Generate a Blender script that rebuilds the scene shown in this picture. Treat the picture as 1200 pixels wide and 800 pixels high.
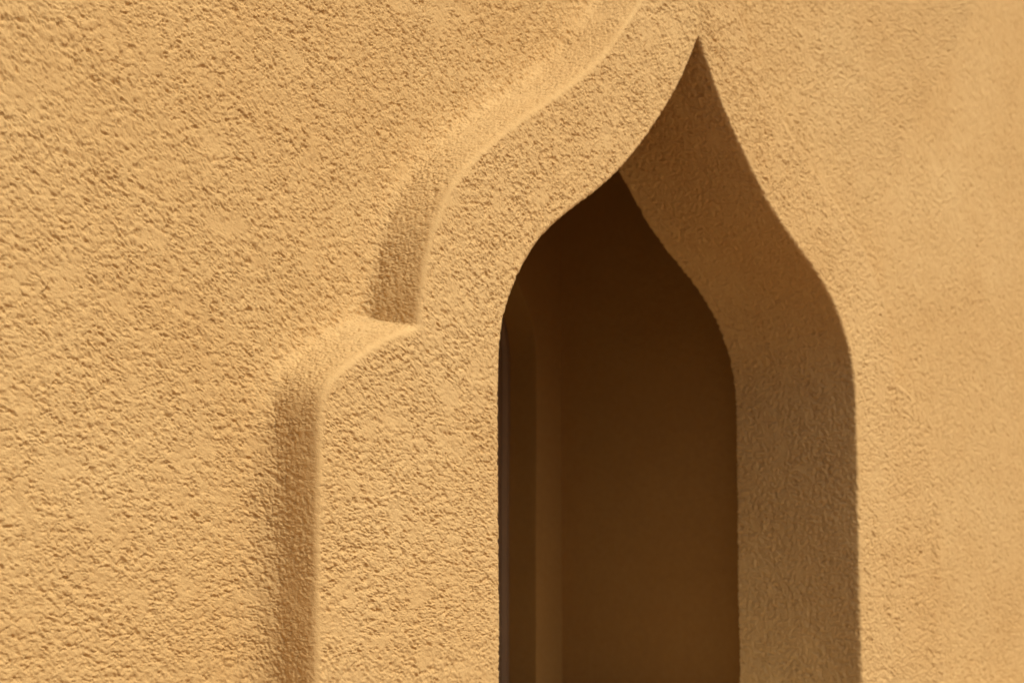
import bpy, math, numpy as np
from mathutils import Vector
for o in list(bpy.data.objects): bpy.data.objects.remove(o)
sc = bpy.context.scene
COL = sc.collection
# ------------------------------------------------------------------ camera
S = 1.5                      # metres from camera to the wall plane
AX = 1.3784 * S              # camera stands this far left of the arch axis
H = 0.3403 * S               # half width of the arch opening
EYE = 1.6                    # camera height
cd = bpy.data.cameras.new("Camera"); cam = bpy.data.objects.new("Camera", cd); COL.objects.link(cam)
cam.location = (-AX, -S, EYE)
cam.rotation_euler = (math.radians(90 + 6.172), 0, math.radians(-46.514))
cd.sensor_width = 36; cd.lens = 1704.6 / 1200 * 36
cd.clip_start = 0.05; cd.clip_end = 2000
cd.dof.use_dof = True; cd.dof.focus_distance = 1.18 * S; cd.dof.aperture_fstop = 7.0
sc.camera = cam
# ------------------------------------------------------------------ light
SUN = Vector((0.06, -0.59, 0.73)).normalized()      # direction towards the sun
w = bpy.data.worlds.new("World"); sc.world = w; w.use_nodes = True
nt = w.node_tree; nt.nodes.clear()
sky = nt.nodes.new('ShaderNodeTexSky'); sky.sky_type = 'NISHITA'; sky.sun_disc = False
sky.sun_elevation = math.asin(SUN.z); sky.sun_rotation = math.atan2(SUN.x, SUN.y)
bg = nt.nodes.new('ShaderNodeBackground'); bg.inputs['Strength'].default_value = 0.15
sky.dust_density = 9.0; sky.ozone_density = 0.3; sky.air_density = 0.8
out = nt.nodes.new('ShaderNodeOutputWorld')
nt.links.new(sky.outputs[0], bg.inputs[0]); nt.links.new(bg.outputs[0], out.inputs[0])
ld = bpy.data.lights.new("Sun", 'SUN'); ld.energy = 2.15; ld.angle = math.radians(0.53); ld.color = (1.0, 0.96, 0.88)
sun = bpy.data.objects.new("Sun", ld); COL.objects.link(sun)
sun.rotation_euler = (-SUN).to_track_quat('-Z', 'Y').to_euler(); sun.location = (3, -4, 7)
vs = sc.view_settings; vs.view_transform = 'Standard'; vs.look = 'None'; vs.gamma = 1; vs.use_curve_mapping = False
vs.exposure = -0.31

# ------------------------------------------------------------------ noise
_rng = np.random.default_rng(7)
_perm = _rng.permutation(256).astype(np.int32); _perm = np.concatenate([_perm, _perm])
_g = _rng.normal(size=(256, 3)).astype(np.float32); _g /= np.linalg.norm(_g, axis=1)[:, None]
def perlin(P, scale, off=0.0):
    out = np.empty(len(P), np.float32)
    for a in range(0, len(P), 300000):
        q = (P[a:a+300000] / scale + off + 50.37).astype(np.float32)
        i = np.floor(q).astype(np.int32); f = q - i; i &= 255
        u = f * f * f * (f * (f * 6 - 15) + 10)
        r = 0
        for dx in (0, 1):
            for dy in (0, 1):
                for dz in (0, 1):
                    h = _perm[(_perm[(_perm[(i[:, 0] + dx) & 255] + i[:, 1] + dy) & 255] + i[:, 2] + dz) & 255]
                    g = _g[h]
                    d = g[:, 0] * (f[:, 0] - dx) + g[:, 1] * (f[:, 1] - dy) + g[:, 2] * (f[:, 2] - dz)
                    wt = (u[:, 0] if dx else 1 - u[:, 0]) * (u[:, 1] if dy else 1 - u[:, 1]) * (u[:, 2] if dz else 1 - u[:, 2])
                    r = r + d * wt
        out[a:a+300000] = r
    return out
def stucco(P):
    """height of the roughcast in metres at the points P"""
    c, q = math.cos(math.radians(-18)), math.sin(math.radians(-18))          # the float was drawn slightly downwards to the right
    X, Z = P[:, 0] * c + P[:, 2] * q, -P[:, 0] * q + P[:, 2] * c
    P = np.stack([X * 0.70, P[:, 1], Z * 0.88], -1)
    wx = perlin(P, 0.012, 3.1) * 0.004; wz = perlin(P, 0.012, 9.7) * 0.004
    Q = P + np.c_[wx, wx * 0, wz]
    a, b, d, e = perlin(Q, 0.0085, 1.3), perlin(Q, 0.0050, 5.7), perlin(Q, 0.0031, 2.2), perlin(P, 0.0020, 8.8)
    cm = np.clip(0.5 + 2.2 * perlin(P, 0.036, 5.2), 0, 1)                       # coarser and finer throws
    n = (0.55 + 0.9 * cm) * a + 0.75 * b + 0.75 * d + 0.7 * e
    broad = perlin(P, 0.15, 4.4)
    patch = perlin(P, 0.030, 6.1); amp = 1 + 0.4 * perlin(P, 0.05, 2.9)
    scarp = np.tanh((0.8 * perlin(P, 0.0075, 7.3) + 0.7 * b + 0.7 * d + 0.6 * e - 0.12) / 0.10)     # torn edges of the thrown grains
    n = n * amp
    top = 0.0 + 0.10 * broad - 1.0 * np.clip(patch - 0.18, 0, 1)          # where the float pressed the grains flat
    k = 0.10; t_ = top + 0.24 * n
    hh = np.clip(0.5 + 0.5 * (t_ - n) / k, 0, 1)
    m = t_ * (1 - hh) + n * hh - k * hh * (1 - hh)
    m = m + 0.13 * scarp * np.clip(amp, .3, 1.5) * (1 - 0.8 * np.clip((patch - 0.15) * 4, 0, 1))
    return m * 0.0032 + broad * 0.0014

# ------------------------------------------------------------------ outlines (in half widths of the opening)
def smooth(pts, n=14):
    p = np.array(pts, float); q = np.vstack([2 * p[0] - p[1], p, 2 * p[-1] - p[-2]]); r = []
    for i in range(1, len(q) - 2):
        for t in np.linspace(0, 1, n, endpoint=False):
            a, b, c, d = q[i-1], q[i], q[i+1], q[i+2]
            r.append(0.5 * (2*b + (c-a)*t + (2*a-5*b+4*c-d)*t*t + (3*b-a-3*c+d)*t**3))
    r.append(p[-1]); return np.array(r)
OPEN = smooth([(0, 1.615), (.048, 1.53), (.115, 1.42), (.205, 1.305), (.30, 1.200), (.40, 1.098), (.50, 1.016), (.60, .948), (.70, .884),
               (.785, .822), (.86, .750), (.917, .675), (.957, .605), (.982, .545), (.997, .480), (1.004, .42), (1.006, .35), (1.005, .10), (1.0, -.4)])
OUT_A = smooth([(0, 2.22), (.09, 2.02), (.17, 1.885), (.25, 1.76), (.33, 1.646), (.412, 1.552), (.505, 1.445), (.620, 1.343), (.755, 1.245), (.896, 1.150),
                (1.010, 1.067), (1.100, .995), (1.175, .920), (1.228, .843), (1.265, .771), (1.290, .700), (1.307, .633), (1.318, .576), (1.328, .480)], 5)
OUT_B = smooth([(1.335, .470), (1.424, .440), (1.50, .400), (1.574, .353), (1.631, .309), (1.660, .265), (1.671, .205), (1.673, .10), (1.672, -.6), (1.672, -3.2)], 5)
OUTER = np.vstack([OUT_A, OUT_B]) * H

def relax(c, n=700, sig=0.042):
    s_ = np.concatenate([[0], np.cumsum(np.hypot(*np.diff(c, axis=0).T))]); q = np.linspace(0, s_[-1], n)
    p = np.stack([np.interp(q, s_, c[:, 0]), np.interp(q, s_, c[:, 1])], -1)
    m = int(4 * sig / (q[1] - q[0])); k_ = np.exp(-0.5 * ((np.arange(-m, m + 1) * (q[1] - q[0])) / sig) ** 2); k_ /= k_.sum()
    e = np.vstack([2 * p[0] - p[m:0:-1], p, 2 * p[-1] - p[-2:-m - 2:-1]])
    return np.stack([np.convolve(e[:, 0], k_, 'valid'), np.convolve(e[:, 1], k_, 'valid')], -1)
OPEN = relax(OPEN)[::3]
ZC = -0.4                                              # centre of the fan of mesh rows
def polar(curve):                                      # radius as a function of the angle from vertical
    th = np.arctan2(curve[:, 0], curve[:, 1] - ZC); r = np.hypot(curve[:, 0], curve[:, 1] - ZC)
    o = np.argsort(th); return th[o], r[o]
TH, RR = polar(OPEN)

def outer_distance(X, Z):
    """signed distance outside the raised surround (metres); X, Z relative to the arch axis and the eye line"""
    X = np.abs(X).astype(np.float32); Z = Z.astype(np.float32)
    res = np.full(len(X), 1e9, np.float32); inside = np.zeros(len(X), bool)
    A = OUTER[:-1].astype(np.float32); B = OUTER[1:].astype(np.float32)
    for a, b in zip(A, B):
        d = b - a; L = float(d @ d)
        if L < 1e-12: continue
        px = X - a[0]; pz = Z - a[1]
        t = np.clip((px * d[0] + pz * d[1]) / L, 0, 1)
        res = np.minimum(res, (px - t * d[0])**2 + (pz - t * d[1])**2)
        if abs(d[1]) > 1e-7:
            lo, hi = min(a[1], b[1]), max(a[1], b[1])
            k = (Z >= lo) & (Z < hi)
            xi = a[0] + (Z - a[1]) / d[1] * d[0]
            inside ^= (k & (X < xi))
    r = np.sqrt(res); return np.where(inside, -r, r)

# section through the moulding: slope angle against distance out from its edge
_d = np.linspace(-0.006, 0.08, 900)
_ang = np.interp(_d, [-0.006, 0.004, 0.0200, 0.0245, 0.035, 0.052], [0, 74, 77, 45, 8, 0])
_dep = np.concatenate([[0], np.cumsum(np.tan(np.radians((_ang[1:] + _ang[:-1]) / 2)) * np.diff(_d))])
_angw = np.interp(_d, [-0.006, 0.004, 0.0140, 0.025, 0.050, 0.078], [0, 70, 75, 50, 20, 0])
_depw = np.concatenate([[0], np.cumsum(np.tan(np.radians((_angw[1:] + _angw[:-1]) / 2)) * np.diff(_d))]); _depw *= _dep[-1] / _depw[-1]
def section(dist, Z):        # the inner corner is filled more softly beside the lower jambs
    f = np.clip((0.45 * H - Z) / (0.45 * H), 0, 1); f = f * f * (3 - 2 * f)
    return np.interp(dist, _d, _dep) * (1 - f) + np.interp(dist, _d, _depw) * f

# ------------------------------------------------------------------ materials
def stucco_mat(name, base=(0.575, 0.394, 0.168), fine=0.6, dist=0.0012, rough=None):
    m = bpy.data.materials.new(name); m.use_nodes = True; n = m.node_tree; N = n.nodes; L = n.links
    b = N['Principled BSDF']; b.inputs['Roughness'].default_value = 0.9; b.inputs['Specular IOR Level'].default_value = 0.25
    tc = N.new('ShaderNodeNewGeometry')
    def noise(sc_, det, ro=0.6):
        t = N.new('ShaderNodeTexNoise'); t.inputs['Scale'].default_value = sc_; t.inputs['Detail'].default_value = det
        t.inputs['Roughness'].default_value = ro; L.new(tc.outputs['Position'], t.inputs['Vector']); return t
    a = noise(2.3, 4); c = noise(60, 5, 0.7)
    r1 = N.new('ShaderNodeValToRGB'); L.new(a.outputs[0], r1.inputs[0])
    r1.color_ramp.elements[0].position = 0.32; r1.color_ramp.elements[1].position = 0.68
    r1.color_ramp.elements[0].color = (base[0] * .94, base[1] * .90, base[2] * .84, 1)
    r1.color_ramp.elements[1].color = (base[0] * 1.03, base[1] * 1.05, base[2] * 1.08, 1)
    mx = N.new('ShaderNodeMix'); mx.data_type = 'RGBA'; mx.blend_type = 'MULTIPLY'; mx.inputs[0].default_value = 1
    r2 = N.new('ShaderNodeValToRGB'); L.new(c.outputs[0], r2.inputs[0])
    r2.color_ramp.elements[0].position = 0.3; r2.color_ramp.elements[1].position = 0.7
    r2.color_ramp.elements[0].color = (.90, .87, .84, 1); r2.color_ramp.elements[1].color = (1, 1, 1, 1)
    L.new(r1.outputs[0], mx.inputs[6]); L.new(r2.outputs[0], mx.inputs[7]); L.new(mx.outputs[2], b.inputs['Base Color'])
    f = noise(600, 2, 0.6); bp = N.new('ShaderNodeBump'); bp.inputs['Strength'].default_value = fine; bp.inputs['Distance'].default_value = dist
    L.new(f.outputs[0], bp.inputs['Height'])
    if rough:
        g = noise(rough, 5, 0.65); b2 = N.new('ShaderNodeBump'); b2.inputs['Strength'].default_value = 0.5; b2.inputs['Distance'].default_value = 0.004
        L.new(g.outputs[0], b2.inputs['Height']); L.new(b2.outputs[0], bp.inputs['Normal'])
    L.new(bp.outputs[0], b.inputs['Normal']); return m
M_WALL = stucco_mat('ochre_stucco')
M_BAND = stucco_mat('pale_ochre_stucco', base=(0.588, 0.404, 0.174), fine=0.6)
M_WALL_FAR = stucco_mat('ochre_stucco_beyond', rough=110)
M_IN = stucco_mat('smooth_shaded_ochre_render', base=(0.36, 0.200, 0.056), fine=0.4, dist=0.0012, rough=70)  # darker than the facade: the recess's deep shade is put into the base colour
def plain(name, col, rough, metal=0):
    m = bpy.data.materials.new(name); m.use_nodes = True; n = m.node_tree; b = n.nodes['Principled BSDF']
    t = n.nodes.new('ShaderNodeTexNoise'); t.inputs['Scale'].default_value = 9; t.inputs['Detail'].default_value = 6
    g = n.nodes.new('ShaderNodeNewGeometry'); n.links.new(g.outputs['Position'], t.inputs['Vector'])
    r = n.nodes.new('ShaderNodeValToRGB'); r.color_ramp.elements[0].color = (*[c * .8 for c in col], 1); r.color_ramp.elements[1].color = (*[min(1, c * 1.15) for c in col], 1)
    n.links.new(t.outputs[0], r.inputs[0]); n.links.new(r.outputs[0], b.inputs['Base Color'])
    b.inputs['Roughness'].default_value = rough; b.inputs['Metallic'].default_value = metal; return m
M_FRAME = plain('taupe_painted_frame', (0.24, 0.145, 0.075), 0.75)
M_GLASS = plain('dark_window_glass', (0.02, 0.016, 0.012), 0.25)
M_GLASS.node_tree.nodes['Principled BSDF'].inputs['Specular IOR Level'].default_value = 0.25
M_GROUND = plain('terracotta_paving', (0.25, 0.135, 0.055), 0.85)
M_BOUNCE_SILL = plain('pale_bounce_sill', (0.68, 0.56, 0.38), 0.7)  # bright reflector colour for the added sill slab
M_FLOOR = plain('pale_bounce_floor', (0.68, 0.52, 0.32), 0.85)  # floor is out of view, made pale to bounce light up the recess

# ------------------------------------------------------------------ mesh helpers
def mesh_obj(name, V, F, mat, parent=None, smooth_=True):
    me = bpy.data.meshes.new(name); V = np.ascontiguousarray(V, np.float32); F = np.ascontiguousarray(F, np.int32)
    me.vertices.add(len(V)); me.vertices.foreach_set('co', V.ravel())
    me.loops.add(F.size); me.loops.foreach_set('vertex_index', F.ravel())
    me.polygons.add(len(F)); me.polygons.foreach_set('loop_start', np.arange(0, F.size, F.shape[1], dtype=np.int32))
    me.polygons.foreach_set('use_smooth', np.full(len(F), smooth_))
    me.update(calc_edges=True); me.materials.append(mat)
    o = bpy.data.objects.new(name, me); COL.objects.link(o)
    if parent: o.parent = parent
    return o
def sub(V, F, mask):
    F = F[mask]; idx, inv = np.unique(F, return_inverse=True); return V[idx], inv.reshape(F.shape)
def grid_faces(nr, nc):
    i = np.arange(nr * nc).reshape(nr, nc)
    return np.stack([i[:-1, :-1], i[:-1, 1:], i[1:, 1:], i[1:, :-1]], -1).reshape(-1, 4)
def boxes(name, specs, mat, parent=None):
    V, F = [], []
    for (x0, x1, y0, y1, z0, z1) in specs:
        k = len(V); V += [(x, y, z) for x in (x0, x1) for y in (y0, y1) for z in (z0, z1)]
        F += [[k+a for a in f] for f in ((0,1,3,2), (4,6,7,5), (0,4,5,1), (2,3,7,6), (0,2,6,4), (1,5,7,3))]
    return mesh_obj(name, np.array(V), np.array(F), mat, parent, False)
def tag(o, label=None, cat=None, kind=None, group=None):
    if label: o['label'] = label
    if cat: o['category'] = cat
    if kind or cat: o['kind'] = kind or 'thing'
    if group: o['group'] = group
    return o

# ------------------------------------------------------------------ facade: one fan-shaped sheet, split into its parts
DEPTH = 0.1922 * S           # thickness of the pierced wall
SILL = 1.10                  # bottom of the opening above the ground
R0 = 0.006                   # rounding of the arris
def rows():
    """origin (x, z) and direction of each mesh row, from the left foot of the arch over the apex to the right foot"""
    lo = np.concatenate([np.arange(SILL - EYE, ZC * H - 1e-4, 0.0013)])
    thl = -np.arange(0.00090, math.pi / 2, 0.00090)[::-1]
    thr = np.concatenate([np.arange(0.0010, 0.5, 0.0010), np.arange(0.5, math.pi / 2, 0.0016)])
    P, D = [], []
    for z in lo: P.append((-H, z)); D.append((-1, 0))
    th = np.concatenate([[-math.pi / 2], thl, [0], thr, [math.pi / 2]])
    r = np.interp(np.abs(th), TH, RR) * H
    for t, q in zip(th, r): P.append((math.sin(t) * q, ZC * H + math.cos(t) * q)); D.append((math.sin(t), math.cos(t)))
    for z in lo[::-1][::1]: P.append((H, z)); D.append((1, 0))
    return np.array(P), np.array(D)
P0, D0 = rows(); NR = len(P0)
ang = np.degrees(np.arctan2(np.abs(D0[:, 0]), D0[:, 1]))
# columns: inner face, reveal, rounded arris, face out to beyond the frame, coarse remainder
right = D0[:, 0] > 0.02
rc = np.where(D0[:, 1] == 0, H, np.hypot(P0[:, 0], P0[:, 1] - ZC * H))
_dx, _dz = np.abs(D0[:, 0]) + 1e-9, D0[:, 1] + 1e-9
_oz = np.where(D0[:, 1] == 0, 0, ZC)                     # beyond the frame on every side, with room to spare
dense_end = np.minimum(np.where(right, 3.3, 3.05) / _dx, np.where(D0[:, 1] == 0, 9, np.maximum((2.4 + 0.4) / np.maximum(_dz - 0.256 * D0[:, 0], 1e-3), 2.3))) * H
cols_xyz = []; kind = []
dx, dz = D0[:, 0], D0[:, 1]
def add(e, y, k): cols_xyz.append(np.stack([P0[:, 0] + dx * e, np.full(NR, y) if np.isscalar(y) else y, P0[:, 1] + dz * e], -1)); kind.append(k)
for e in (0.6, 0.25, 0.06, 0.012): add(e, DEPTH, 0)
nrev = 170
for y in np.linspace(DEPTH, R0, nrev): add(0.0, y, 1)
for a in (22, 45, 67): add(R0 * (1 - math.cos(math.radians(a))), R0 * (1 - math.sin(math.radians(a))), 1)
NF = 860
K = 260                                                 # equal steps along the relief, so the steep sides keep their grain
tc_ = np.linspace(0, 1, K); span = dense_end - rc - R0
rr_ = R0 + span[:, None] * tc_[None]
dd_ = outer_distance((P0[:, 0:1] + dx[:, None] * rr_).ravel(), (P0[:, 1:2] + dz[:, None] * rr_).ravel())
yy_ = section(dd_, (P0[:, 1:2] + dz[:, None] * rr_).ravel()).reshape(NR, K)
arc = np.concatenate([np.zeros((NR, 1)), np.cumsum(np.hypot(np.diff(rr_, axis=1), np.diff(yy_, axis=1)), axis=1)], 1)
E_ = np.empty((NR, NF))
for i_ in range(NR): E_[i_] = np.interp(np.linspace(0, arc[i_, -1], NF), arc[i_], rr_[i_])
for c_ in range(NF): add(E_[:, c_], 0.0, 2)
for g in (1.02, 1.06, 1.15, 1.35, 1.8, 2.8, 4.5, 8): add((dense_end * g - rc), 0.0, 3)
G = np.stack(cols_xyz, 1).astype(np.float64); kind = np.array(kind); NCOL = G.shape[1]
face = kind >= 2
fx = G[:, face, 0].ravel(); fz = G[:, face, 2].ravel()
dist = outer_distance(fx, fz)
yy = section(dist, fz)
# plaster is laid by hand: the moulding and the walls are never quite true
G[:, face, 1] = yy.reshape(NR, -1)
SD = np.full(G.shape[:2], -1.0); SD[:, face] = dist.reshape(NR, -1)
du = np.gradient(G, axis=0); dv = np.gradient(G, axis=1)
Nn = np.cross(dv, du); Nn /= np.maximum(np.linalg.norm(Nn, axis=2, keepdims=True), 1e-12)
sgn = np.sign(Nn[NR // 4, -200, 1]); Nn *= -sgn      # outward = towards -y on the face
flat = G.reshape(-1, 3).copy()
hgt = stucco(flat + [0, 0, EYE]).reshape(NR, NCOL)
fade = np.ones(NCOL); fade[kind == 0] = 0; fade[kind == 3] = np.linspace(.9, 0, (kind == 3).sum())
soft = np.ones(G.shape[:2]); 
soft *= 1 - 0.75 * np.exp(-((SD + 0.001) / 0.006) ** 2) - 0.30 * np.exp(-((SD - 0.012) / 0.010) ** 2)          # trowelled smoother along the moulding's edge
rev = kind == 1; soft[:, rev] = 1.2
wr_ = np.sqrt((G[..., 0] - P0[:, None, 0])**2 + (G[..., 2] - P0[:, None, 1])**2 + G[..., 1]**2)
soft *= 1 - 0.35 * np.exp(-(wr_ / 0.010) ** 2)       # a cleaner arris round the opening
G += Nn * (hgt * fade[None] * soft)[..., None]
G[..., 2] += EYE
V = G.reshape(-1, 3); F = grid_faces(NR, NCOL)
ci = np.tile(np.arange(NCOL - 1), NR - 1)
sdq = SD[:-1, :-1].ravel()
is_rev = kind[ci] < 2
is_sur = (~is_rev) & (sdq < 0.060)
is_wall = (~is_rev) & (~is_sur)
wall = bpy.data.objects.new('stucco_wall', None); COL.objects.link(wall); wall.location = (0, 0, 0)
boxes('bounce_sill', [(-H + 0.004, H - 0.004, -0.02, DEPTH + 0.03, SILL - 0.03, SILL + 0.004)], M_BOUNCE_SILL, wall)  # unseen slab, added to throw sunlight up onto the reveal
tag(wall, 'rough ochre stucco wall pierced by a pointed ogee arch with a raised stepped surround', 'wall')
mesh_obj('wall_face', *sub(V, F, is_wall & (kind[ci] < 3) & ~((kind[ci] == 2) & (np.roll(kind, -1)[ci] == 3))), M_WALL, wall)
mesh_obj('outer_wall_face', *sub(V, F, is_wall & ((kind[ci] == 3) | (np.roll(kind, -1)[ci] == 3))), M_WALL_FAR, wall)
tag(mesh_obj('arch_surround', *sub(V, F, is_sur), M_BAND, wall), 'raised stepped band of stucco round the arch')
tag(mesh_obj('arch_reveal', *sub(V, F, is_rev), M_WALL, wall), 'deep shaded inner edge of the arch opening')
boxes('wall_base', [(-9, 9, 0.0, DEPTH, -0.1, SILL - 0.002)], M_WALL, wall)

# ------------------------------------------------------------------ recess behind the arch
XS = 1.183 * H; YB = 0.578 * S; TOP = EYE + 2.3 * H
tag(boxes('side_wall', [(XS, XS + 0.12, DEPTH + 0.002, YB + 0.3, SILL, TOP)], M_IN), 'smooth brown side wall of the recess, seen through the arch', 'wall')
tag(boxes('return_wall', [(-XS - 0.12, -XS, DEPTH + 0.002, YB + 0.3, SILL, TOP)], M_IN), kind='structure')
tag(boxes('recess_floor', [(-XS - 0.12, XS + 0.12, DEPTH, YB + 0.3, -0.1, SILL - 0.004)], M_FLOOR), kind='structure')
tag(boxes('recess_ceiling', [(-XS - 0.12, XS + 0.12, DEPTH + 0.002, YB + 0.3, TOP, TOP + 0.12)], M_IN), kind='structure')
# inner wall with its own arched window
def ring(th_, curve_r, e, y):       # points round the ogee of the window
    q = (curve_r + e)
    return np.stack([np.sin(th_) * q, np.full(len(th_), y), np.cos(th_) * q], -1)
WDZ = 0.28 * H                     # the window's arch springs a little higher
def ogee(e):
    """half outline of the window offset inward by e metres, right foot to left foot"""
    c = OPEN * H; tng = np.gradient(c, axis=0); n = np.stack([tng[:, 1], -tng[:, 0]], -1); n /= np.linalg.norm(n, axis=1)[:, None]
    c = c + n * e
    c = c[c[:, 0] > 0.0]; 
    c = c[::2]
    tipz = np.interp(0, [-(c[0, 0]), 0], [c[0, 1], c[0, 1]]) + c[0, 0] * 1.6
    foot = [c[-1, 0], SILL - EYE - WDZ]
    half = np.vstack([[0, tipz], c, foot]); left_ = half[1:][::-1] * [-1, 1]
    return np.vstack([left_, half]) 
def resample(c, n=160):
    s = np.concatenate([[0], np.cumsum(np.linalg.norm(np.diff(c, axis=0), axis=1))]); q = np.linspace(0, s[-1], n)
    return np.stack([np.interp(q, s, c[:, 0]), np.interp(q, s, c[:, 1])], -1)
def strip(name, loops, mat, parent):
    """loops: list of (offset, y) or arrays; sweeps a sheet between the successive outlines"""
    Ls = []
    for e, y in loops:
        c = resample(ogee(e)) if not isinstance(e, np.ndarray) else e
        Ls.append(np.stack([c[:, 0], np.full(len(c), y), c[:, 1] + EYE + WDZ], -1))
    G_ = np.stack(Ls, 1); return mesh_obj(name, G_.reshape(-1, 3), grid_faces(G_.shape[0], G_.shape[1]), mat, parent)
base = resample(ogee(0)); big = base.copy()
cz = ZC * H; d = base - [0, cz]; d[:, 1] = np.maximum(d[:, 1], 0)
d /= np.linalg.norm(d, axis=1)[:, None]
zt = TOP - EYE - WDZ
k = np.minimum((XS - np.abs(base[:, 0])) / np.maximum(np.abs(d[:, 0]), 1e-6), (zt - base[:, 1]) / np.maximum(d[:, 1], 1e-6))
big = base + d * k[:, None]
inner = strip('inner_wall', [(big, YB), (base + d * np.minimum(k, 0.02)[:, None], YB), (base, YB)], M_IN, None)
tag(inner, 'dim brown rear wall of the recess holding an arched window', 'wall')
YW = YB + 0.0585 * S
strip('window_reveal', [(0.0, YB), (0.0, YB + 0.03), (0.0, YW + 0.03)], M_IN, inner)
fr = strip('window_frame', [(0.0, YW), (0.012, YW - 0.004), (0.019, YW - 0.004), (0.021, YW + 0.006), (0.028, YW + 0.006), (0.030, YW - 0.002), (0.052, YW - 0.002), (0.056, YW + 0.022)], M_FRAME, inner)
c = resample(ogee(0.05)); c3 = np.stack([c[:, 0], np.full(len(c), YW + 0.016), c[:, 1] + EYE + WDZ], -1)
c4 = c3.copy(); c4[:, 0] = 0; Gp = np.stack([c3, c4], 1)
mesh_obj('pane', Gp.reshape(-1, 3), grid_faces(len(c3), 2), M_GLASS, fr)
# ------------------------------------------------------------------ ground
n = 60; g = np.linspace(-1, 1, n); g = np.sign(g) * np.abs(g) ** 3 * 600
X, Y = np.meshgrid(g, g - 0.0); Gd = np.stack([X, Y, np.zeros_like(X)], -1)
tag(mesh_obj('ground', Gd.reshape(-1, 3), grid_faces(n, n), M_GROUND), kind='structure')
